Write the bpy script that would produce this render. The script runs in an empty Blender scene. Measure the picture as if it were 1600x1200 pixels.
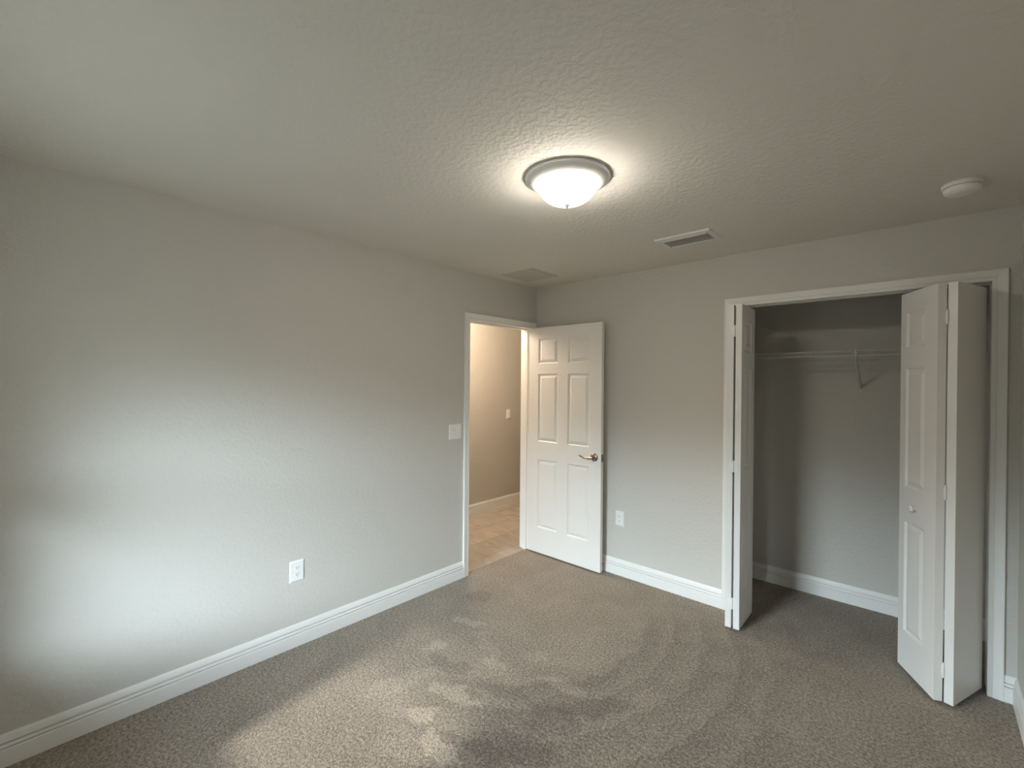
import bpy, bmesh, math, random
from mathutils import Vector, Matrix

# ------------------------------------------------------------------ camera
S = bpy.context.scene
COL = S.collection
R = math.radians
H, W, YR = 2.43, 3.0430, -3.53        # ceiling height, right wall, rear (window) wall
CY0, CY1, CX0 = 0.115, 0.70, 1.42     # closet depth range and its left end
HX, HY0, HY1 = -1.20, -2.3, 2.6       # hallway far wall and its ends

cam_d = bpy.data.cameras.new('camera')
cam = bpy.data.objects.new('camera', cam_d); COL.objects.link(cam); S.camera = cam
cam_d.sensor_width = 36.0
cam_d.lens = 708.06 / 1600 * 36.0
cam_d.clip_start = 0.02
yaw, pitch, roll = -0.7417, -0.0039, 0.0083
fwd = Vector((math.sin(yaw) * math.cos(pitch), math.cos(yaw) * math.cos(pitch), math.sin(pitch)))
rgt = Vector((math.cos(yaw), -math.sin(yaw), 0)); up = rgt.cross(fwd)
r2 = math.cos(roll) * rgt + math.sin(roll) * up
u2 = -math.sin(roll) * rgt + math.cos(roll) * up
cam.matrix_world = Matrix(((r2.x, u2.x, -fwd.x, 2.7071), (r2.y, u2.y, -fwd.y, -3.2934),
                           (r2.z, u2.z, -fwd.z, 1.5496), (0, 0, 0, 1)))

# ------------------------------------------------------------------ view + sky
S.view_settings.view_transform = 'Standard'
S.view_settings.look = 'None'
S.view_settings.gamma = 1.0
S.view_settings.use_curve_mapping = False
S.view_settings.exposure = 1.05
S.cycles.use_denoising = True
S.cycles.max_bounces = 14
S.cycles.diffuse_bounces = 8
S.cycles.transparent_max_bounces = 12
S.cycles.sample_clamp_indirect = 6.0

SKY = 31.0
world = bpy.data.worlds.new('overcast_sky'); S.world = world
world.use_nodes = True
nt = world.node_tree; nt.nodes.clear()
wo = nt.nodes.new('ShaderNodeOutputWorld'); bg = nt.nodes.new('ShaderNodeBackground')
tc = nt.nodes.new('ShaderNodeTexCoord'); sp = nt.nodes.new('ShaderNodeSeparateXYZ')
cr = nt.nodes.new('ShaderNodeValToRGB')
nt.links.new(tc.outputs['Generated'], sp.inputs[0])
nt.links.new(sp.outputs['Z'], cr.inputs[0])
nt.links.new(cr.outputs[0], bg.inputs[0]); nt.links.new(bg.outputs[0], wo.inputs[0])
bg.inputs[1].default_value = SKY
# lawn below the horizon, dark tree line, bright overcast band above it, dimmer zenith
el = cr.color_ramp.elements
el[0].position = 0.0; el[0].color = (0.025, 0.0275, 0.025, 1)
el[1].position = 1.0; el[1].color = (0.13, 0.16, 0.19, 1)
for pos, c in ((0.14, (0.05, 0.058, 0.056, 1)), (0.20, (0.28, 0.33, 0.345, 1)), (0.255, (0.88, 1.06, 1.18, 1)),
               (0.38, (0.88, 1.06, 1.18, 1)), (0.50, (0.25, 0.30, 0.35, 1))):
    e = el.new(pos); e.color = c

# window portal (guides sky sampling through the window behind the camera)
WX0, WX1, WZ0, WZ1 = 0.60, 1.50, 0.62, 2.06
WD = 0.20      # depth of the block wall around the window
pd = bpy.data.lights.new('window_portal', 'AREA'); pd.shape = 'RECTANGLE'
pd.size = WX1 - WX0; pd.size_y = WZ1 - WZ0; pd.cycles.is_portal = True
po = bpy.data.objects.new('window_portal', pd); COL.objects.link(po)
po.location = ((WX0 + WX1) / 2, YR - WD - 0.01, (WZ0 + WZ1) / 2); po.rotation_euler = (R(90), 0, 0)

# veiled sun behind thin cloud, straight through the window onto the carpet
sd_ = bpy.data.lights.new('veiled_sun', 'SUN'); sd_.energy = 2.3; sd_.angle = R(5); sd_.color = (1.0, 0.95, 0.86)
so = bpy.data.objects.new('veiled_sun', sd_); COL.objects.link(so)
so.rotation_euler = Vector((-0.14, 1.0, -0.74)).to_track_quat('-Z', 'Y').to_euler(); so.location = (1.3, -6, 4)

# hallway lamp (out of view, beyond the left wall)
hl = bpy.data.lights.new('hall_lamp_bulb', 'POINT'); hl.energy = 30; hl.color = (1.0, 0.77, 0.56)
hl.shadow_soft_size = 0.13
ho = bpy.data.objects.new('hall_lamp_bulb', hl); COL.objects.link(ho); ho.location = (-0.62, -0.35, H - 0.16)

BOWL = 29.0     # emission of the ceiling lamp's glass bowl

# ------------------------------------------------------------------ materials
def mat(name, col, rough=0.6, metal=0.0, spec=0.5):
    m = bpy.data.materials.new(name); m.use_nodes = True
    b = m.node_tree.nodes['Principled BSDF']
    b.inputs['Base Color'].default_value = (*col, 1); b.inputs['Roughness'].default_value = rough
    b.inputs['Metallic'].default_value = metal; b.inputs['Specular IOR Level'].default_value = spec
    return m, m.node_tree, b

def nd(t, kind, **kw):
    n = t.nodes.new(kind)
    for k, v in kw.items():
        if k in n.inputs: n.inputs[k].default_value = v
        else: setattr(n, k, v)
    return n

def texture_bump(m, t, b, scale, strength, dist, detail=3.0, lo=0.42, hi=0.62):
    geo = nd(t, 'ShaderNodeNewGeometry')
    n = nd(t, 'ShaderNodeTexNoise', Scale=scale, Detail=detail, Roughness=0.55)
    mr = nd(t, 'ShaderNodeMapRange'); mr.interpolation_type = 'SMOOTHSTEP'
    mr.inputs['From Min'].default_value = lo; mr.inputs['From Max'].default_value = hi
    bp = nd(t, 'ShaderNodeBump', Strength=strength, Distance=dist)
    t.links.new(geo.outputs['Position'], n.inputs['Vector'])
    t.links.new(n.outputs[0], mr.inputs[0]); t.links.new(mr.outputs[0], bp.inputs['Height'])
    t.links.new(bp.outputs[0], b.inputs['Normal'])

M_WALL, t_, b_ = mat('grey_wall_paint', (0.58, 0.565, 0.525), 0.62, spec=0.35)
texture_bump(M_WALL, t_, b_, 48, 0.24, 0.004)
M_CEIL, t_, b_ = mat('knockdown_ceiling_paint', (0.72, 0.70, 0.65), 0.8, spec=0.2)
texture_bump(M_CEIL, t_, b_, 46, 0.21, 0.005, 4.0, 0.42, 0.62)
M_HALL, t_, b_ = mat('hall_wall_paint', (0.50, 0.485, 0.45), 0.65, spec=0.3)
texture_bump(M_HALL, t_, b_, 42, 0.15, 0.004)
M_TRIM, t_, b_ = mat('white_trim_paint', (0.80, 0.795, 0.77), 0.38, spec=0.45)
M_DOOR, t_, b_ = mat('white_door_paint', (0.78, 0.77, 0.745), 0.42, spec=0.45)
M_PLAST, t_, b_ = mat('white_plastic', (0.82, 0.82, 0.80), 0.35)
M_SLOT, t_, b_ = mat('dark_slot', (0.03, 0.03, 0.03), 0.6)
M_NICKEL, t_, b_ = mat('satin_nickel', (0.38, 0.33, 0.28), 0.24, metal=1.0)
M_STEEL, t_, b_ = mat('dull_steel', (0.22, 0.20, 0.18), 0.4, metal=1.0)
M_VENT, t_, b_ = mat('white_vent_enamel', (0.74, 0.74, 0.71), 0.45)
M_GRILLE, t_, b_ = mat('grille_enamel', (0.50, 0.49, 0.46), 0.5)
M_DUCT_SHADE, t_, b_ = mat('duct_shade_black', (0.04, 0.04, 0.04), 0.7)  # near-black colour stands in for the shade inside the duct
M_WIRE, t_, b_ = mat('white_vinyl_wire', (0.62, 0.62, 0.58), 0.35)
M_PAN, t_, b_ = mat('white_lamp_pan', (0.88, 0.87, 0.85), 0.4)
M_FINIAL, t_, b_ = mat('brushed_finial', (0.30, 0.28, 0.26), 0.45, metal=0.6)
M_RUBBER, t_, b_ = mat('white_rubber', (0.6, 0.6, 0.58), 0.6)

# lamp bowl: frosted glass lit from inside
M_BOWL = bpy.data.materials.new('lit_frosted_glass'); M_BOWL.use_nodes = True
t_ = M_BOWL.node_tree; b_ = t_.nodes['Principled BSDF']
b_.inputs['Base Color'].default_value = (0.9, 0.88, 0.84, 1); b_.inputs['Roughness'].default_value = 0.3
b_.inputs['Emission Color'].default_value = (1.0, 0.905, 0.79, 1); b_.inputs['Emission Strength'].default_value = BOWL

# window glass
M_GLASS = bpy.data.materials.new('window_glass'); M_GLASS.use_nodes = True
t_ = M_GLASS.node_tree; t_.nodes.clear()
o_ = t_.nodes.new('ShaderNodeOutputMaterial'); mx = t_.nodes.new('ShaderNodeMixShader')
tr = t_.nodes.new('ShaderNodeBsdfTransparent'); gl = t_.nodes.new('ShaderNodeBsdfGlossy')
gl.inputs['Roughness'].default_value = 0.02; mx.inputs[0].default_value = 0.06
t_.links.new(tr.outputs[0], mx.inputs[1]); t_.links.new(gl.outputs[0], mx.inputs[2]); t_.links.new(mx.outputs[0], o_.inputs[0])

def mathn(t, op, a, b=None, c=None):
    n = t.nodes.new('ShaderNodeMath'); n.operation = op
    for i, v in enumerate((a, b, c)):
        if v is None: continue
        if isinstance(v, (int, float)): n.inputs[i].default_value = v
        else: t.links.new(v, n.inputs[i])
    return n.outputs[0]

# carpet: cut pile with vacuum strokes and footprints brushed into the nap
M_CARPET, t_, b_ = mat('taupe_carpet', (0.3, 0.25, 0.2), 0.95, spec=0.1)
b_.inputs['Sheen Weight'].default_value = 0.25; b_.inputs['Sheen Roughness'].default_value = 0.6
geo = nd(t_, 'ShaderNodeNewGeometry')
fine = nd(t_, 'ShaderNodeTexNoise', Scale=170.0, Detail=2.0, Roughness=0.7)
mid = nd(t_, 'ShaderNodeTexNoise', Scale=75.0, Detail=2.0, Roughness=0.6)
big = nd(t_, 'ShaderNodeTexNoise', Scale=3.2, Detail=3.0, Roughness=0.6, Distortion=0.8)
warp = nd(t_, 'ShaderNodeTexNoise', Scale=11.0, Detail=4.0, Roughness=0.65)
for n in (fine, mid, big, warp): t_.links.new(geo.outputs['Position'], n.inputs['Vector'])
sx = nd(t_, 'ShaderNodeSeparateXYZ'); t_.links.new(geo.outputs['Position'], sx.inputs[0])
sw = nd(t_, 'ShaderNodeSeparateColor'); t_.links.new(warp.outputs['Color'], sw.inputs[0])
px = mathn(t_, 'ADD', sx.outputs['X'], mathn(t_, 'MULTIPLY', mathn(t_, 'SUBTRACT', sw.outputs[0], 0.5), 0.20))
py = mathn(t_, 'ADD', sx.outputs['Y'], mathn(t_, 'MULTIPLY', mathn(t_, 'SUBTRACT', sw.outputs[1], 0.5), 0.20))
# brushed nap patches: (x, y, half length, half width, angle, gain)
STROKES = [
    (0.53, -1.32, 0.12, 0.045, 15, 0.20), (0.60, -1.63, 0.07, 0.040, 60, 0.20), (0.97, -1.52, 0.06, 0.045, 20, 0.18),
    (0.99, -1.82, 0.15, 0.045, 12, 0.24), (0.985, -2.02, 0.07, 0.05, 40, 0.22), (1.19, -2.09, 0.12, 0.05, -10, 0.26),
    (1.34, -1.41, 0.14, 0.040, 8, 0.16), (1.08, -1.30, 0.09, 0.05, 30, 0.12), (0.80, -1.42, 0.16, 0.05, -20, 0.10),
    (0.72, -1.95, 0.20, 0.06, 75, 0.10), (1.50, -1.46, 0.24, 0.07, 42, -0.12), (1.42, -1.88, 0.20, 0.08, 30, -0.14),
    (1.45, -1.64, 0.12, 0.10, 50, -0.10), (0.34, -1.03, 0.10, 0.07, 40, -0.13), (0.75, -1.72, 0.10, 0.05, 0, -0.12),
    (1.12, -1.66, 0.14, 0.05, 10, -0.12), (0.86, -1.66, 0.05, 0.05, 10, -0.14), (1.75, -1.95, 0.30, 0.16, 40, -0.08),
]
acc = None
for (ex, ey, a, b, ang, g) in STROKES:
    ca, sa = math.cos(R(ang)), math.sin(R(ang))
    dx = mathn(t_, 'SUBTRACT', px, ex); dy = mathn(t_, 'SUBTRACT', py, ey)
    u = mathn(t_, 'MULTIPLY_ADD', dx, ca / a, mathn(t_, 'MULTIPLY', dy, sa / a))
    v = mathn(t_, 'MULTIPLY_ADD', dx, -sa / b, mathn(t_, 'MULTIPLY', dy, ca / b))
    d2 = mathn(t_, 'ADD', mathn(t_, 'MULTIPLY', u, u), mathn(t_, 'MULTIPLY', v, v))
    mr = nd(t_, 'ShaderNodeMapRange'); mr.interpolation_type = 'SMOOTHSTEP'
    mr.inputs['From Min'].default_value = 1.3; mr.inputs['From Max'].default_value = 0.75
    mr.inputs['To Min'].default_value = 0.0; mr.inputs['To Max'].default_value = g
    t_.links.new(d2, mr.inputs[0])
    acc = mr.outputs[0] if acc is None else mathn(t_, 'ADD', acc, mr.outputs[0])
# curved vacuum passes: arcs about a point by the left wall, dark at each inner edge
ax = mathn(t_, 'SUBTRACT', mathn(t_, 'MULTIPLY_ADD', px, 0.35, mathn(t_, 'MULTIPLY', sx.outputs['X'], 0.65)), 0.58)
ay = mathn(t_, 'ADD', mathn(t_, 'MULTIPLY_ADD', py, 0.35, mathn(t_, 'MULTIPLY', sx.outputs['Y'], 0.65)), 0.80)
rr = mathn(t_, 'SQRT', mathn(t_, 'ADD', mathn(t_, 'MULTIPLY', ax, ax), mathn(t_, 'MULTIPLY', ay, ay)))
rr = mathn(t_, 'ADD', mathn(t_, 'MULTIPLY_ADD', ay, 0.11, rr), mathn(t_, 'MULTIPLY', mathn(t_, 'SUBTRACT', big.outputs[0], 0.5), 0.22))
saw = mathn(t_, 'FRACT', mathn(t_, 'MULTIPLY', mathn(t_, 'SUBTRACT', rr, 0.875), 1 / 0.175))
on = nd(t_, 'ShaderNodeMapRange'); on.inputs['From Min'].default_value = 0.870; on.inputs['From Max'].default_value = 0.885
t_.links.new(rr, on.inputs[0])
off = nd(t_, 'ShaderNodeMapRange'); off.inputs['From Min'].default_value = 2.0; off.inputs['From Max'].default_value = 1.5
t_.links.new(rr, off.inputs[0])
side_ = nd(t_, 'ShaderNodeMapRange'); side_.inputs['From Min'].default_value = 0.25; side_.inputs['From Max'].default_value = 0.55
t_.links.new(mathn(t_, 'SUBTRACT', ax, mathn(t_, 'MULTIPLY', mathn(t_, 'MAXIMUM', ay, 0.0), 1.1)), side_.inputs[0])
mask = mathn(t_, 'MULTIPLY', mathn(t_, 'MULTIPLY', on.outputs[0], off.outputs[0]), side_.outputs[0])
arcs = mathn(t_, 'MULTIPLY', mask, mathn(t_, 'MULTIPLY_ADD', saw, 0.15, -0.17))
val = mathn(t_, 'ADD', mathn(t_, 'ADD', acc, arcs), 0.37)
val = mathn(t_, 'ADD', val, mathn(t_, 'MULTIPLY', mathn(t_, 'SUBTRACT', big.outputs[0], 0.5), 0.35))
val = mathn(t_, 'ADD', val, mathn(t_, 'MULTIPLY', mathn(t_, 'SUBTRACT', mid.outputs[0], 0.5), 1.5))
val = mathn(t_, 'ADD', val, mathn(t_, 'MULTIPLY', mathn(t_, 'SUBTRACT', fine.outputs[0], 0.5), 1.6))
ramp = nd(t_, 'ShaderNodeValToRGB')
ramp.color_ramp.elements[0].position = 0.0; ramp.color_ramp.elements[0].color = (0.092, 0.073, 0.051, 1)
ramp.color_ramp.elements[1].position = 1.0; ramp.color_ramp.elements[1].color = (0.54, 0.455, 0.355, 1)
e = ramp.color_ramp.elements.new(0.4); e.color = (0.258, 0.211, 0.157, 1)
t_.links.new(val, ramp.inputs[0]); t_.links.new(ramp.outputs[0], b_.inputs['Base Color'])
bp = nd(t_, 'ShaderNodeBump', Strength=0.7, Distance=0.012)
t_.links.new(mathn(t_, 'ADD', fine.outputs[0], mid.outputs[0]), bp.inputs['Height'])
t_.links.new(bp.outputs[0], b_.inputs['Normal'])

# hallway tile: veined porcelain planks
M_TILE, t_, b_ = mat('veined_porcelain_tile', (0.4, 0.34, 0.27), 0.35)
geo = nd(t_, 'ShaderNodeNewGeometry'); mp = nd(t_, 'ShaderNodeMapping')
mp.inputs['Rotation'].default_value = (0, 0, R(90)); mp.inputs['Location'].default_value = (0.1, 0.18, 0)
t_.links.new(geo.outputs['Position'], mp.inputs[0])
br = nd(t_, 'ShaderNodeTexBrick', Scale=1.0)
br.inputs['Brick Width'].default_value = 0.9; br.inputs['Row Height'].default_value = 0.3
br.inputs['Mortar Size'].default_value = 0.003
br.inputs['Color1'].default_value = (0.85, 0.85, 0.85, 1); br.inputs['Color2'].default_value = (1.1, 1.1, 1.1, 1)
br.inputs['Mortar'].default_value = (0.6, 0.58, 0.55, 1)
t_.links.new(mp.outputs[0], br.inputs['Vector'])
ms = nd(t_, 'ShaderNodeMapping'); ms.inputs['Scale'].default_value = (1.0, 1.9, 1); ms.inputs['Rotation'].default_value = (0, 0, R(35))
t_.links.new(geo.outputs['Position'], ms.inputs[0])
vn = nd(t_, 'ShaderNodeTexNoise', Scale=2.6, Detail=6.0, Roughness=0.6, Distortion=2.0)
t_.links.new(ms.outputs[0], vn.inputs['Vector'])
vr = nd(t_, 'ShaderNodeValToRGB')
vr.color_ramp.elements[0].position = 0.30; vr.color_ramp.elements[0].color = (0.34, 0.30, 0.25, 1)
vr.color_ramp.elements[1].position = 0.68; vr.color_ramp.elements[1].color = (0.50, 0.455, 0.395, 1)
t_.links.new(vn.outputs[0], vr.inputs[0])
mm = nd(t_, 'ShaderNodeMix'); mm.data_type = 'RGBA'; mm.blend_type = 'MULTIPLY'; mm.inputs[0].default_value = 1.0
t_.links.new(vr.outputs[0], mm.inputs[6]); t_.links.new(br.outputs['Color'], mm.inputs[7])
t_.links.new(mm.outputs[2], b_.inputs['Base Color'])

# ------------------------------------------------------------------ helpers
class MB:
    """collects geometry and links it as ONE mesh object"""
    def __init__(self): self.bm = bmesh.new()
    def face(self, pts):
        vs = [self.bm.verts.new(p) for p in pts]
        return self.bm.faces.new(vs)
    def box(self, x0, y0, z0, x1, y1, z1, bev=0.0, seg=2):
        b = bmesh.new(); bmesh.ops.create_cube(b, size=1.0)
        for v in b.verts:
            v.co = Vector(((x0 + x1) / 2 + v.co.x * (x1 - x0), (y0 + y1) / 2 + v.co.y * (y1 - y0), (z0 + z1) / 2 + v.co.z * (z1 - z0)))
        if bev > 0: bmesh.ops.bevel(b, geom=list(b.edges), offset=bev, segments=seg, affect='EDGES', profile=0.5)
        self.merge(b); return self
    def merge(self, b, M=None):
        if M is not None: bmesh.ops.transform(b, matrix=M, verts=list(b.verts))
        me = bpy.data.meshes.new('tmp'); b.to_mesh(me); b.free(); self.bm.from_mesh(me); bpy.data.meshes.remove(me)
    def lathe(self, prof, n=48, M=None):
        """profile of (r, z) about the local z axis"""
        b = bmesh.new(); rings = []
        for r, z in prof:
            if r < 1e-6: rings.append([b.verts.new((0, 0, z))])
            else: rings.append([b.verts.new((r * math.cos(2 * math.pi * i / n), r * math.sin(2 * math.pi * i / n), z)) for i in range(n)])
        for p, q in zip(rings, rings[1:]):
            for i in range(n):
                j = (i + 1) % n
                if len(p) == 1 and len(q) == 1: continue
                if len(p) == 1: b.faces.new((p[0], q[j], q[i]))
                elif len(q) == 1: b.faces.new((p[i], p[j], q[0]))
                else: b.faces.new((p[i], p[j], q[j], q[i]))
        bmesh.ops.recalc_face_normals(b, faces=list(b.faces))
        self.merge(b, M); return self
    def tube(self, pts, radii, n=10):
        """tapered tube along a polyline, capped"""
        pts = [Vector(p) for p in pts]
        if isinstance(radii, (int, float)): radii = [radii] * len(pts)
        b = bmesh.new(); rings = []; ref = None
        for i, p in enumerate(pts):
            d = (pts[min(i + 1, len(pts) - 1)] - pts[max(i - 1, 0)]).normalized()
            if ref is None: ref = d.orthogonal().normalized()
            s = (ref - d * ref.dot(d)).normalized(); ref = s; q = d.cross(s)
            rings.append([b.verts.new(p + (s * math.cos(2 * math.pi * k / n) + q * math.sin(2 * math.pi * k / n)) * radii[i]) for k in range(n)])
        for p, q in zip(rings, rings[1:]):
            for k in range(n): b.faces.new((p[k], p[(k + 1) % n], q[(k + 1) % n], q[k]))
        b.faces.new(rings[0][::-1]); b.faces.new(rings[-1])
        self.merge(b); return self
    def sweep(self, prof, path, frames):
        """profile points (a, b) placed at every path point with frame vectors (A, B): p + A*a + B*b"""
        b = bmesh.new(); rings = []
        for p, (A, B) in zip(path, frames):
            p, A, B = Vector(p), Vector(A), Vector(B)
            rings.append([b.verts.new(p + A * x + B * y) for x, y in prof])
        n = len(prof)
        for p, q in zip(rings, rings[1:]):
            for k in range(n): b.faces.new((p[k], p[(k + 1) % n], q[(k + 1) % n], q[k]))
        b.faces.new(rings[0]); b.faces.new(rings[-1][::-1])
        bmesh.ops.recalc_face_normals(b, faces=list(b.faces))
        self.merge(b); return self
    def build(self, name, m, parent=None, smooth=False, loc=None, rot=None):
        me = bpy.data.meshes.new(name); self.bm.to_mesh(me); self.bm.free()
        me.materials.append(m)
        if smooth:
            for p in me.polygons: p.use_smooth = True
            try: me.set_sharp_from_angle(angle=R(35))
            except Exception: pass
        o = bpy.data.objects.new(name, me); COL.objects.link(o)
        if parent: o.parent = parent
        if loc: o.location = loc
        if rot: o.rotation_euler = rot
        return o

def struct(o, label=None):
    o['kind'] = 'structure'
    if label: o['label'] = label
    return o

def thing(name, label, cat, loc, rot=(0, 0, 0), group=None):
    o = bpy.data.objects.new(name, None); COL.objects.link(o); o.empty_display_size = 0.05
    o.location = loc; o.rotation_euler = rot; o['label'] = label; o['category'] = cat
    if group: o['group'] = group
    return o

# ------------------------------------------------------------------ shell
WT = 0.115
OY0, OY1, OZ = -0.846, -0.080, 2.045          # room door opening in the left wall
KX0, KX1, KZ = 1.733, 2.941, 2.074            # closet opening in the back wall

struct(MB().box(-0.035, YR, -0.06, W, CY0 + 0.6, 0.0).build('floor', M_CARPET), 'taupe cut-pile carpet with vacuum strokes')
struct(MB().box(HX - 0.1, HY0, -0.07, -0.033, HY1, -0.008).build('floor_hall', M_TILE), 'veined beige tile floor of the hallway')
struct(MB().box(HX - 0.2, YR - 0.2, H, W + 0.2, HY1 + 0.1, H + 0.1).build('ceiling', M_CEIL), 'textured off-white ceiling')
m = MB(); m.box(-WT, YR, -0.06, 0, OY0 - 0.02, H); m.box(-WT, OY0 - 0.02, OZ + 0.02, 0, OY1 + 0.02, H); m.box(-WT, OY1 + 0.02, -0.06, 0, HY1, H)
struct(m.build('wall_left', M_WALL), 'grey wall on the left with the doorway')
m = MB(); m.box(0, 0, -0.06, KX0 - 0.019, WT, H); m.box(KX0 - 0.019, 0, KZ + 0.019, KX1 + 0.019, WT, H); m.box(KX1 + 0.019, 0, -0.06, W, WT, H)
struct(m.build('wall_back', M_WALL), 'grey back wall with the closet opening')
struct(MB().box(W, YR, -0.06, W + 0.12, CY1 + 0.1, H).build('wall_right', M_WALL), 'grey wall at the right edge')
m = MB()
m.box(-WT, YR - WD, -0.06, WX0, YR, H); m.box(WX1, YR - WD, -0.06, W + 0.12, YR, H)
m.box(WX0, YR - WD, -0.06, WX1, YR, WZ0); m.box(WX0, YR - WD, WZ1, WX1, YR, H)
struct(m.build('wall_rear', M_WALL), 'grey wall behind the camera with the window')
struct(MB().box(CX0 - 0.1, CY1, -0.06, W, CY1 + 0.1, H).build('wall_closet_back', M_WALL), 'back wall inside the closet')
struct(MB().box(CX0 - 0.1, CY0, -0.06, CX0, CY1, H).build('wall_closet_left', M_WALL), 'left side wall inside the closet')
struct(MB().box(HX - 0.1, HY0, -0.06, HX, HY1, H).build('wall_hall', M_HALL), 'far wall of the hallway seen through the doorway')
struct(MB().box(HX, HY0 - 0.1, -0.06, -WT, HY0, H).build('wall_hall_near', M_HALL))
struct(MB().box(HX, HY1, -0.06, -WT, HY1 + 0.1, H).build('wall_hall_far', M_HALL))

# window behind the camera
win = struct(MB().box(WX0, YR - 0.190, WZ0, WX0 + 0.045, YR - 0.110, WZ1).box(WX1 - 0.045, YR - 0.190, WZ0, WX1, YR - 0.110, WZ1)
             .box(WX0 + 0.045, YR - 0.190, WZ0, WX1 - 0.045, YR - 0.110, WZ0 + 0.045).box(WX0 + 0.045, YR - 0.190, WZ1 - 0.045, WX1 - 0.045, YR - 0.110, WZ1)
             .build('window_1', M_TRIM), 'single-hung window behind the camera')
zc = (WZ0 + WZ1) / 2 + 0.03
MB().box(WX0 + 0.045, YR - 0.175, zc - 0.028, WX1 - 0.045, YR - 0.125, zc + 0.028).build('meeting_rail', M_TRIM, win)
MB().box(WX0 + 0.045, YR - 0.154, zc + 0.028, WX1 - 0.045, YR - 0.150, WZ1 - 0.045).build('window_pane', M_GLASS, win)
MB().box(WX0 + 0.045, YR - 0.154, WZ0 + 0.045, WX1 - 0.045, YR - 0.150, zc - 0.028).build('window_pane', M_GLASS, win)

# unseen eave, added over the window to block the high sky
struct(MB().box(-1.5, YR - WD - 0.92, 2.30, W + 1.5, YR - WD, 2.36).box(-1.5, YR - WD - 0.95, 2.25, W + 1.5, YR - WD - 0.92, 2.42).build('eave_blocker', M_TRIM), 'added eave out of view, cutting the high sky light at the window')

# baseboards: moulded profile (a = out from the wall, b = height)
BH = 0.128
BASE = [(0, 0), (0.0155, 0), (0.0155, 0.069), (0.0140, 0.0725), (0.0015, 0.0732), (0.0015, 0.0785), (0.0140, 0.0792), (0.0115, 0.0900),
        (0.0012, 0.0906), (0.0012, 0.0964), (0.0115, 0.0970), (0.0100, 0.108), (0.0070, 0.120), (0.0040, BH - 0.001), (0, BH)]
def baseboard(name, pts, outs, z=0.0, prof=BASE, label=None):
    """pts: floor polyline along the wall; outs: outward vector at each point (mitred)"""
    m = MB(); m.sweep(prof, [(x, y, z) for x, y in pts], [((ox, oy, 0), (0, 0, 1)) for ox, oy in outs])
    return struct(m.build(name, M_TRIM), label)
CW = 0.057      # casing width
baseboard('baseboard_left', [(0, OY0 - CW + 0.001), (0, YR)], [(1, 0), (1, 0)], label='white baseboard along the left wall')
baseboard('baseboard_back', [(0.0, 0), (KX0 - CW, 0)], [(0, -1), (0, -1)], label='white baseboard between the door and the closet')
baseboard('baseboard_right', [(KX1 + CW, 0), (W, 0), (W, YR)], [(0, -1), (-1, -1), (-1, 0)], label='white baseboard turning into the right corner')
baseboard('baseboard_closet', [(CX0, CY0), (CX0, CY1), (W, CY1), (W, CY0)], [(1, 0), (1, -1), (-1, -1), (-1, 0)], label='white baseboard inside the closet')
baseboard('baseboard_hall', [(HX, HY0), (HX, HY1)], [(1, 0), (1, 0)], -0.008, label='white baseboard in the hallway')
baseboard('baseboard_rear', [(0.015, YR), (W - 0.015, YR)], [(0, 1), (0, 1)])

# casings: profile (a = across from inner to outer edge, b = out from the wall)
CASE = [(0, 0), (0, 0.008), (0.003, 0.0105), (0.016, 0.0115), (0.019, 0.0095), (0.023, 0.0125), (0.040, 0.0145), (0.050, 0.0165), (0.0555, 0.0165), (CW, 0.0145), (CW, 0)]
def casing(name, a0, a1, zt, place, label, m=M_TRIM, right=True, cut=None):
    """inverted-U casing about an opening a0..a1 (height zt); place maps (a, out, z) to the world"""
    mb = MB()
    P = lambda a, z: place(a, 0, z)
    O = Vector(place(0, 1, 0)) - Vector(place(0, 0, 0)); X = Vector(place(1, 0, 0)) - Vector(place(0, 0, 0)); Z = Vector((0, 0, 1))
    path = [P(a0, 0), P(a0, zt), P(a1, zt), P(a1, 0)]
    fr = [(-X, O), (-X + Z, O), (X + Z, O), (X, O)]
    mb.sweep(CASE, path, fr)
    return struct(mb.build(name, m), label)
casing('trim_1', OY0, OY1, OZ, lambda a, o, z: (o, a, z), 'white casing around the doorway')
casing('trim_2', KX0, KX1, KZ, lambda a, o, z: (a, -o, z), 'white casing around the closet opening')
casing('trim_3', OY0, OY1, OZ, lambda a, o, z: (-WT - o, a, z), 'hall side casing around the doorway')

# jambs
jd = MB(); jd.box(-WT, OY0 - 0.02, -0.008, 0, OY0, OZ); jd.box(-WT, OY1, -0.008, 0, OY1 + 0.02, OZ); jd.box(-WT, OY0 - 0.02, OZ, 0, OY1 + 0.02, OZ + 0.02)
jd.box(-0.075, OY0, -0.008, -0.040, OY0 + 0.011, OZ - 0.011); jd.box(-0.075, OY1 - 0.011, -0.008, -0.040, OY1, OZ - 0.011); jd.box(-0.075, OY0, OZ - 0.011, -0.040, OY1, OZ)
jamb = struct(jd.build('trim_4', M_TRIM), 'white door jamb with stop')
MB().box(-0.036, OY0, 0.905, 0.0006, OY0 + 0.0015, 0.975).build('strike_plate', M_STEEL, jamb)
jc = MB(); jc.box(KX0 - 0.019, 0, 0, KX0, WT, KZ); jc.box(KX1, 0, 0, KX1 + 0.019, WT, KZ); jc.box(KX0 - 0.019, 0, KZ, KX1 + 0.019, WT, KZ + 0.019)
cj = struct(jc.build('trim_5', M_TRIM), 'white jamb lining the closet opening')
MB().box(KX0 + 0.003, 0.030, KZ - 0.007, KX1 - 0.003, 0.056, KZ - 0.0005).build('door_track', M_VENT, cj)

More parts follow.
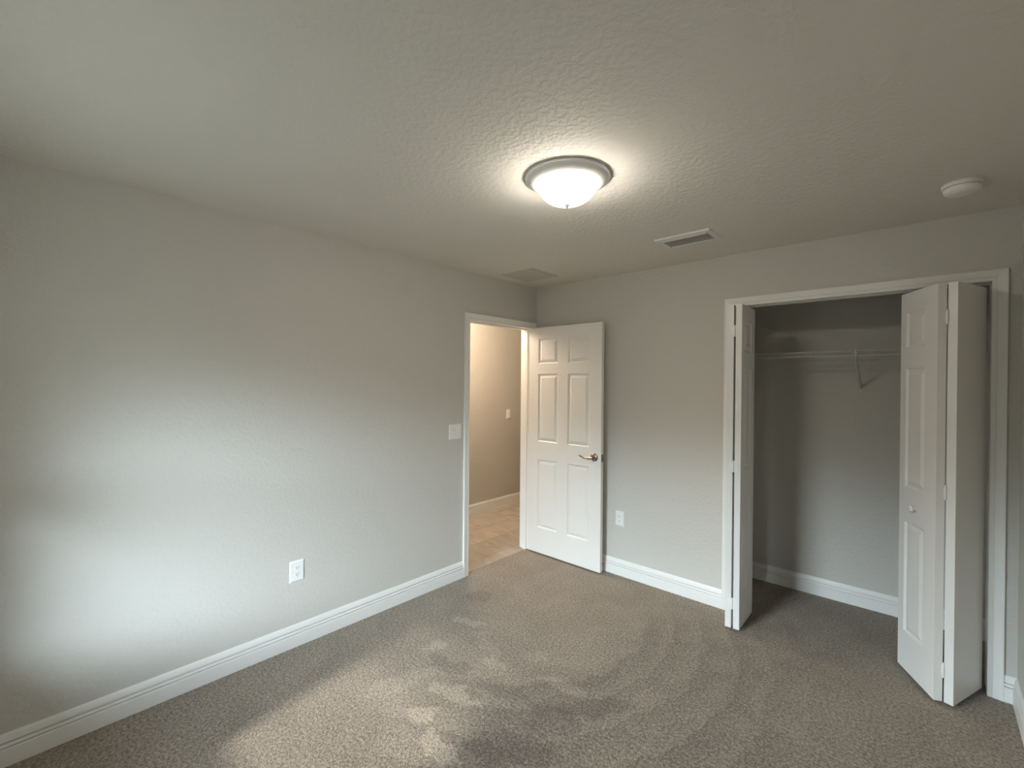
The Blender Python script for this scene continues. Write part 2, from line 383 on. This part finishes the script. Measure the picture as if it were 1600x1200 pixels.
# ------------------------------------------------------------------ panelled leaf
def leaf_mesh(w, h, t, panels, front=True, back=True):
    """a moulded leaf 0..w, y 0 (front, faces -y)..t, z 0..h with raised panels [(u0, z0, u1, z1)]"""
    b = bmesh.new()
    def side(y0, sgn, pans):
        us = sorted({0.0, w, *[p[0] for p in pans], *[p[2] for p in pans]}); zs = sorted({0.0, h, *[p[1] for p in pans], *[p[3] for p in pans]})
        for i in range(len(us) - 1):
            for j in range(len(zs) - 1):
                cu, cz = (us[i] + us[i + 1]) / 2, (zs[j] + zs[j + 1]) / 2
                if any(p[0] < cu < p[2] and p[1] < cz < p[3] for p in pans): continue
                b.faces.new([b.verts.new((u, y0, z)) for u, z in ((us[i], zs[j]), (us[i + 1], zs[j]), (us[i + 1], zs[j + 1]), (us[i], zs[j + 1]))])
        for (a0, c0, a1, c1) in pans:
            rings = []
            for inset, dep in ((0, 0), (0.003, 0.0035), (0.009, 0.0090), (0.012, 0.0090), (0.033, 0.0022), (0.036, 0.0014)):
                rings.append([b.verts.new((u, y0 + sgn * dep, z)) for u, z in
                              ((a0 + inset, c0 + inset), (a1 - inset, c0 + inset), (a1 - inset, c1 - inset), (a0 + inset, c1 - inset))])
            for p, q in zip(rings, rings[1:]):
                for k in range(4): b.faces.new((p[k], p[(k + 1) % 4], q[(k + 1) % 4], q[k]))
            b.faces.new(rings[-1])
    side(0, 1, panels if front else []); side(t, -1, panels if back else [])
    for pts in (((0, 0, 0), (0, t, 0), (0, t, h), (0, 0, h)), ((w, 0, 0), (w, 0, h), (w, t, h), (w, t, 0)),
                ((0, 0, 0), (w, 0, 0), (w, t, 0), (0, t, 0)), ((0, 0, h), (0, t, h), (w, t, h), (w, 0, h))):
        b.faces.new([b.verts.new(p) for p in pts])
    bmesh.ops.remove_doubles(b, verts=list(b.verts), dist=1e-5)
    bmesh.ops.recalc_face_normals(b, faces=list(b.faces))
    m = MB(); m.merge(b); return m

# ------------------------------------------------------------------ room door
DW, DH, DT = 0.762, 2.028, 0.035
zs = [(0.228, 0.842), (1.004, 1.612), (1.704, 1.926)]
pans = [(u0, z0, u1, z1) for z0, z1 in zs for u0, u1 in ((0.103, 0.321), (0.428, 0.646))]
door = struct(leaf_mesh(DW, DH, DT, pans).build('door_1', M_DOOR), 'white six-panel door standing open against the back wall')
door.location = (0.011, -0.113, 0.015)
def lever(sgn):
    ys = 0 if sgn < 0 else DT
    hz, hu = 0.927, 0.700
    T = Matrix.Translation((hu, ys, hz)) @ Matrix.Rotation(R(90) if sgn < 0 else R(-90), 4, 'X')
    ro = MB(); ro.lathe([(0.0335, -0.0005), (0.0335, 0.004), (0.030, 0.009), (0.022, 0.0125), (0.012, 0.014), (0.0, 0.0142)], 40, T)
    o = ro.build('door_handle', M_NICKEL, door, True)
    o['label'] = 'satin nickel lever handle'
    lv = MB(); lv.tube([(hu, ys + sgn * 0.013, hz), (hu, ys + sgn * 0.040, hz)], [0.0105, 0.0095], 16)
    pts, rad = [], []
    for k in range(15):
        f = k / 14
        pts.append((hu + 0.010 - 0.128 * f, ys + sgn * (0.046 + 0.004 * math.sin(f * 3.1)), hz - 0.004 * math.sin(f * math.pi) * 1.5 + 0.010 * max(0, f - 0.62) / 0.38 * f))
        rad.append(0.0112 * (1 - 0.55 * f) + 0.0012 * (f > 0.9))
    lv.tube(pts, rad, 14)
    lv.build('lever', M_NICKEL, o, True)
lever(-1); lever(1)
MB().box(DW - 0.0005, 0.004, 0.895, DW + 0.0012, 0.031, 0.955).build('latch_plate', M_STEEL, door)
MB().box(DW, 0.012, 0.918, DW + 0.008, 0.023, 0.934, 0.002).build('latch_bolt', M_STEEL, door)
for z in (0.30, 1.08, 1.83):
    hb = MB(); hb.tube([(-0.0055, DT + 0.0035, z - 0.045), (-0.0055, DT + 0.0035, z + 0.045)], 0.0055, 12)
    hb.box(-0.0022, 0.004, z - 0.044, -0.0002, DT, z + 0.044)
    hb.build('hinge', M_NICKEL, door)

# spring door stop on the baseboard behind the door
ds = thing('door_stop', 'small door stop on the baseboard behind the open white door', 'door stop', (0.735, -0.0145, 0.055), (R(90), 0, 0))
MB().lathe([(0, 0), (0.011, 0), (0.011, 0.004), (0.005, 0.006), (0.005, 0.046), (0, 0.046)], 20).build('spring_rod', M_NICKEL, ds, True)
MB().lathe([(0, 0.0462), (0.008, 0.0462), (0.009, 0.052), (0.007, 0.060), (0, 0.061)], 20).build('rubber_tip', M_RUBBER, ds, True)

# ------------------------------------------------------------------ bifold closet doors
BW, BHT, BT = 0.300, 2.030, 0.035
bz = [(0.205, 0.800), (0.985, 1.625), (1.735, 1.925)]
bp_ = [(0.070, z0, 0.230, z1) for z0, z1 in bz]
def bifold_hinge(parent, x, y, z, M):
    """three-leaf hinge on the gap between two folded leaf edges; M = leaf-edge frame"""
    m = MB()
    m.tube([M @ Vector((0, -0.0035, z - 0.036)), M @ Vector((0, -0.0035, z + 0.036))], 0.0042, 10)
    b = bmesh.new(); bmesh.ops.create_cube(b, size=1.0)
    bmesh.ops.transform(b, matrix=M @ Matrix.Translation((0.0135, -0.0011, z)) @ Matrix.Diagonal((0.025, 0.002, 0.070, 1)), verts=list(b.verts)); m.merge(b)
    b = bmesh.new(); bmesh.ops.create_cube(b, size=1.0)
    bmesh.ops.transform(b, matrix=M @ Matrix.Translation((-0.0135, -0.0011, z)) @ Matrix.Diagonal((0.025, 0.002, 0.044, 1)), verts=list(b.verts)); m.merge(b)
    m.build('hinge', M_TRIM, parent)
def bifold(name, A0, A1, B0, B1, label, plainA, knob, bpan):
    """two leaves given by the floor lines of their OUTER faces (A: jamb leaf, from jamb to fold; B: lead leaf, fold to lead edge)"""
    root = bpy.data.objects.new(name, None); COL.objects.link(root); root['kind'] = 'structure'; root['label'] = label
    cx, cy = (A1[0] + B0[0]) / 2, (A1[1] + B0[1]) / 2
    root.location = (cx, cy, 0.018)
    def leaf(P, Q, inner, plain, pp):
        P, Q = Vector((*P, 0)), Vector((*Q, 0)); d = (Q - P).normalized(); w = (Q - P).length
        n = Vector((d.y, -d.x, 0))                       # leaf local -y must face outward
        if n.dot(inner) > 0:                             # outward is the other way: flip by swapping ends
            P, Q = Q, P; d = -d; n = -n
        ang = math.atan2(d.y, d.x)
        mb = leaf_mesh(w, BHT, BT, pp, not plain, False)
        o = mb.build('door_leaf', M_DOOR, root); o.location = P - Vector((cx, cy, 0)); o.rotation_euler = (0, 0, ang)
        return o
    mid = Vector(((B0[0] + B1[0]) / 2 - (A0[0] + A1[0]) / 2, (B0[1] + B1[1]) / 2 - (A0[1] + A1[1]) / 2, 0))
    la = leaf(A0, A1, mid, plainA, bp_)
    lb = leaf(B0, B1, -mid, False, bpan)
    # hinges straddle the gap at the fold
    da = (Vector((*A1, 0)) - Vector((*A0, 0))).normalized(); db = (Vector((*B0, 0)) - Vector((*B1, 0))).normalized()
    ca = Vector((*A1, 0)); cb = Vector((*B0, 0))
    na = mid - da * mid.dot(da); na.normalize(); nb = -mid + db * mid.dot(db); nb.normalize()
    ia, ib = ca + na * BT, cb + nb * BT                  # inner corners of the two edges
    c = (ia + ib) / 2 - Vector((cx, cy, 0))
    x = (cb - ca).normalized(); y = Vector((-x.y, x.x, 0))
    if y.y < 0: x = -x; y = -y
    Mf = Matrix(((x.x, y.x, 0, c.x), (x.y, y.y, 0, c.y), (0, 0, 1, 0), (0, 0, 0, 1)))
    for z in (0.155, 1.015, 1.865): bifold_hinge(root, 0, 0, z, Mf)
    if knob:
        u, z = knob
        kb = MB(); T = Matrix.Translation((u, 0, z)) @ Matrix.Rotation(R(90), 4, 'X')
        kb.lathe([(0, 0), (0.0075, 0), (0.0070, 0.010), (0.010, 0.014), (0.0165, 0.019), (0.0175, 0.024), (0.014, 0.0295), (0.006, 0.0315), (0, 0.0318)], 28, T)
        kb.build('knob', M_PLAST, lb, True)
    return root
# left stack: jamb leaf outer face on the left, lead leaf outer face on the right
bifold('door_2', (1.747, 0.030), (1.775, -0.262), (1.857, -0.258), (1.852, 0.045),
       'narrow white bifold door folded at the left side of the closet', False, None, bp_)
# right stack: jamb leaf outer face on the right, lead leaf outer face on the left (with the knob)
bifold('door_3', (2.925, 0.020), (2.812, -0.270), (2.743, -0.272), (2.599, 0.006),
       'white bifold door half folded at the right side of the closet', True, (0.150, 0.888),
       [(0.050, z0, 0.218, z1) for z0, z1 in bz])

# ------------------------------------------------------------------ ceiling lamp
LX, LY = 1.560, -1.700
lamp = thing('ceiling_light', 'lit round flush ceiling light with a frosted bowl, mounted overhead', 'ceiling light', (LX, LY, H))
MB().lathe([(0.0, 0), (0.178, 0), (0.182, -0.004), (0.181, -0.010), (0.173, -0.014), (0.167, -0.020), (0.152, -0.030), (0.138, -0.037), (0.122, -0.042), (0.0, -0.042)], 96).build('lamp_pan', M_PAN, lamp, True)
prof = [(0.0, -0.0422), (0.116, -0.0422), (0.117, -0.044)]
for k in range(0, 17):
    a = k / 16 * math.pi / 2
    prof.append((0.117 * math.cos(a) ** 0.9 if k < 16 else 0.0, -0.0460 - 0.068 * math.sin(a)))
MB().lathe(prof, 96).build('glass_bowl', M_BOWL, lamp, True)
MB().lathe([(0, -0.1115), (0.011, -0.1125), (0.013, -0.117), (0.009, -0.122), (0.005, -0.128), (0, -0.130)], 24).build('finial', M_FINIAL, lamp, True)

# ------------------------------------------------------------------ ceiling supply vent
vx0, vx1, vy0, vy1 = 1.462, 1.792, -0.655, -0.430
vent = thing('ceiling_vent', 'small white slatted air vent in the ceiling near the lamp', 'vent', ((vx0 + vx1) / 2, (vy0 + vy1) / 2, H))
w2, d2 = (vx1 - vx0) / 2, (vy1 - vy0) / 2
fr = MB()
rings = []
b = bmesh.new()
for (ix, z) in ((0, 0), (0.001, -0.003), (0.004, -0.007), (0.028, -0.011), (0.031, -0.009), (0.031, -0.001)):
    rings.append([b.verts.new(p) for p in ((-w2 + ix, -d2 + ix, z), (w2 - ix, -d2 + ix, z), (w2 - ix, d2 - ix, z), (-w2 + ix, d2 - ix, z))])
for p, q in zip(rings, rings[1:]):
    for k in range(4): b.faces.new((p[k], p[(k + 1) % 4], q[(k + 1) % 4], q[k]))
bmesh.ops.recalc_face_normals(b, faces=list(b.faces)); fr.merge(b)
fr.build('vent_frame', M_VENT, vent)
MB().box(-w2 + 0.031, -d2 + 0.031, -0.0015, w2 - 0.031, d2 - 0.031, -0.0005).build('duct_sheet', M_DUCT_SHADE, vent)  # flat dark sheet on the solid ceiling, painted as the duct's inner shade
lv = MB()
ns = 6
for k in range(ns):
    y = -d2 + 0.040 + k * (2 * d2 - 0.080) / (ns - 1)
    tb = bmesh.new(); bmesh.ops.create_cube(tb, size=1.0)
    ang = -7 if k else 25
    bmesh.ops.transform(tb, matrix=Matrix.Translation((0, y, -0.0085)) @ Matrix.Rotation(R(-ang), 4, 'X') @ Matrix.Diagonal((2 * w2 - 0.064, 0.0165, 0.0012, 1)), verts=list(tb.verts))
    lv.merge(tb)
lv.build('louvers', M_VENT, vent)

# return grille in the ceiling by the doorway
gx0, gx1, gy0, gy1 = 0.122, 0.458, -0.622, -0.282
gr = thing('return_grille', 'flat square grey air grille in the ceiling corner above the doorway', 'vent', ((gx0 + gx1) / 2, (gy0 + gy1) / 2, H))
w2, d2 = (gx1 - gx0) / 2, (gy1 - gy0) / 2
fr = MB(); b = bmesh.new(); rings = []
for (ix, z) in ((0, 0), (0.001, -0.002), (0.003, -0.004), (0.016, -0.005), (0.018, -0.004), (0.018, -0.0005)):
    rings.append([b.verts.new(p) for p in ((-w2 + ix, -d2 + ix, z), (w2 - ix, -d2 + ix, z), (w2 - ix, d2 - ix, z), (-w2 + ix, d2 - ix, z))])
for p, q in zip(rings, rings[1:]):
    for k in range(4): b.faces.new((p[k], p[(k + 1) % 4], q[(k + 1) % 4], q[k]))
bmesh.ops.recalc_face_normals(b, faces=list(b.faces)); fr.merge(b)
fr.build('grille_frame', M_GRILLE, gr)
MB().box(-w2 + 0.018, -d2 + 0.018, -0.0012, w2 - 0.018, d2 - 0.018, -0.0005).build('duct_sheet', M_GRILLE, gr)
lv = MB(); n = 22
for k in range(n):
    y = -d2 + 0.026 + k * (2 * d2 - 0.052) / (n - 1)
    tb = bmesh.new(); bmesh.ops.create_cube(tb, size=1.0)
    bmesh.ops.transform(tb, matrix=Matrix.Translation((0, y, -0.0042)) @ Matrix.Rotation(R(-18), 4, 'X') @ Matrix.Diagonal((2 * w2 - 0.037, 0.0135, 0.0008, 1)), verts=list(tb.verts))
    lv.merge(tb)
lv.build('louvers', M_GRILLE, gr)

# ------------------------------------------------------------------ smoke detector
sd = thing('smoke_detector', 'round white smoke detector on the ceiling above the closet', 'smoke detector', (2.812, -0.520, H))
MB().lathe([(0, 0), (0.066, 0), (0.068, -0.003), (0.068, -0.013), (0.065, -0.017), (0, -0.017)], 64).build('base', M_PLAST, sd, True)
MB().lathe([(0, -0.0172), (0.056, -0.0172), (0.056, -0.020), (0.0625, -0.0205), (0.0625, -0.026), (0.060, -0.036), (0.052, -0.043), (0.030, -0.046), (0, -0.0465)], 64).build('cover', M_PLAST, sd, True)

# ------------------------------------------------------------------ outlets and switches (local: x = width, y = height, z = out from wall)
def plate(w, h, t=0.006):
    b = bmesh.new(); rings = []
    for ix, z in ((0, 0), (0, 0.0015), (0.006, t - 0.0006), (0.0085, t)):
        rings.append([b.verts.new(p) for p in ((-w / 2 + ix, -h / 2 + ix, z), (w / 2 - ix, -h / 2 + ix, z), (w / 2 - ix, h / 2 - ix, z), (-w / 2 + ix, h / 2 - ix, z))])
    for p, q in zip(rings, rings[1:]):
        for k in range(4): b.faces.new((p[k], p[(k + 1) % 4], q[(k + 1) % 4], q[k]))
    b.faces.new(rings[-1]); b.faces.new(rings[0][::-1])
    bmesh.ops.recalc_face_normals(b, faces=list(b.faces))
    m = MB(); m.merge(b); return m
def wall_rot(side):
    return {'left': Matrix(((0, 0, 1), (1, 0, 0), (0, 1, 0))), 'back': Matrix(((1, 0, 0), (0, 0, -1), (0, 1, 0)))}[side].to_euler()
def outlet(label, loc, side, w, h):
    o = thing('wall_outlet', label, 'outlet', loc, wall_rot(side), 'duplex wall outlets')
    T = 0.006
    plate(w, h, T).build('cover_plate', M_PLAST, o)
    for s in (-1, 1):
        f = MB(); b = bmesh.new(); pts = []
        for k in range(40):
            a = 2 * math.pi * k / 40
            pts.append((0.0172 * math.cos(a), max(-0.0125, min(0.0125, 0.0172 * math.sin(a)))))
        lo = [b.verts.new((x, s * 0.0195 + y, T - 0.0005)) for x, y in pts]; hi = [b.verts.new((x * 0.97, s * 0.0195 + y * 0.97, T + 0.0016)) for x, y in pts]
        for k in range(40): b.faces.new((lo[k], lo[(k + 1) % 40], hi[(k + 1) % 40], hi[k]))
        b.faces.new(hi); bmesh.ops.remove_doubles(b, verts=list(b.verts), dist=1e-6); f.merge(b)
        fo = f.build('receptacle', M_PLAST, o)
        sl = MB()
        for dx, hh in ((-0.0064, 0.0085), (0.0064, 0.0068)):
            sl.box(dx - 0.0011, s * 0.0195 + 0.0035 - hh / 2, T + 0.0012, dx + 0.0011, s * 0.0195 + 0.0035 + hh / 2, T + 0.0018)
        sl.lathe([(0, T + 0.0012), (0.0026, T + 0.0012), (0.0026, T + 0.0018), (0, T + 0.0018)], 14, Matrix.Translation((0, s * 0.0195 - 0.0065, 0)))
        sl.build('slots', M_SLOT, fo)
    MB().lathe([(0, T), (0.003, T), (0.0026, T + 0.0012), (0, T + 0.0014)], 16).build('screw', M_PLAST, o)
    return o
outlet('white duplex outlet low on the long left wall', (0.0, -2.187, 0.437), 'left', 0.084, 0.123)
outlet('white duplex outlet on the back wall between the open door and the closet', (0.884, 0.0, 0.455), 'back', 0.074, 0.122)

def switch(label, loc, side, gangs, w, h):
    o = thing('light_switch', label, 'light switch', loc, wall_rot(side), 'rocker light switches')
    plate(w, h, 0.006).build('cover_plate', M_PLAST, o)
    for g in range(gangs):
        cx = (g - (gangs - 1) / 2) * 0.046
        b = bmesh.new()
        x0, x1, y0, y1 = cx - 0.0165, cx + 0.0165, -0.033, 0.033
        vs = [(x0, y0, 0.0055), (x1, y0, 0.0055), (x1, y1, 0.0055), (x0, y1, 0.0055), (x0, y0, 0.0072), (x1, y0, 0.0072), (x1, y1, 0.0102), (x0, y1, 0.0102)]
        v = [b.verts.new(p) for p in vs]
        for f in ((4, 5, 6, 7), (0, 1, 5, 4), (1, 2, 6, 5), (2, 3, 7, 6), (3, 0, 4, 7)): b.faces.new([v[i] for i in f])
        bmesh.ops.recalc_face_normals(b, faces=list(b.faces)); mb = MB(); mb.merge(b)
        mb.build('rocker', M_PLAST, o)
    return o
switch('white double rocker switch on the left wall beside the doorway', (0.0, -0.990, 1.161), 'left', 2, 0.126, 0.118)
switch('white single switch on the hallway wall seen through the doorway', (HX, 0.906, 1.145), 'left', 1, 0.074, 0.118)

# ------------------------------------------------------------------ wire shelf in the closet
SZ, SY0, SY1 = 1.772, 0.390, 0.690
sx0, sx1 = CX0 + 0.012, W - 0.012
shelf = thing('wire_shelf', 'white ventilated wire shelf running across the closet back wall', 'shelf', (sx0, SY1, SZ))
def L(x, y, z): return (x - sx0, y - SY1, z - SZ)
rails = MB()
for (y, z, r) in ((SY1, SZ, 0.0032), ((SY0 + SY1) / 2, SZ - 0.004, 0.0032), (SY0 + 0.001, SZ, 0.0042), (SY0 - 0.004, SZ - 0.030, 0.0044), (SY0 + 0.012, SZ - 0.004, 0.003)):
    rails.tube([L(sx0, y, z), L(sx1, y, z)], r, 8)
rails.build('shelf_rails', M_WIRE, shelf)
dk = MB(); nw = 62
for k in range(nw):
    x = sx0 + 0.012 + k * (sx1 - sx0 - 0.024) / (nw - 1)
    dk.tube([L(x, SY1 + 0.002, SZ + 0.002), L(x, SY0, SZ + 0.002), L(x, SY0 - 0.005, SZ - 0.002), L(x, SY0 - 0.007, SZ - 0.030)], 0.0013, 5)
dk.build('deck_wires', M_WIRE, shelf)
for x in (1.60, 2.105, 2.60):
    c = MB(); c.box(*L(x - 0.008, SY1 - 0.006, SZ - 0.014), *L(x + 0.008, CY1, SZ + 0.010), 0.002)
    c.build('wall_clip', M_WIRE, shelf)
for x in (2.363,):
    br = MB()
    br.tube([L(x, SY0 - 0.006, SZ - 0.028), L(x, SY0 + 0.010, SZ - 0.045), L(x, CY1 - 0.012, 1.535), L(x, CY1 - 0.006, 1.520)], [0.007, 0.009, 0.009, 0.007], 8)
    br.box(*L(x - 0.009, CY1 - 0.007, 1.490), *L(x + 0.009, CY1, 1.548), 0.002)
    br.box(*L(x - 0.006, SY0 - 0.010, SZ - 0.036), *L(x + 0.006, SY0 + 0.006, SZ + 0.006), 0.002)
    br.build('support_brace', M_WIRE, shelf)
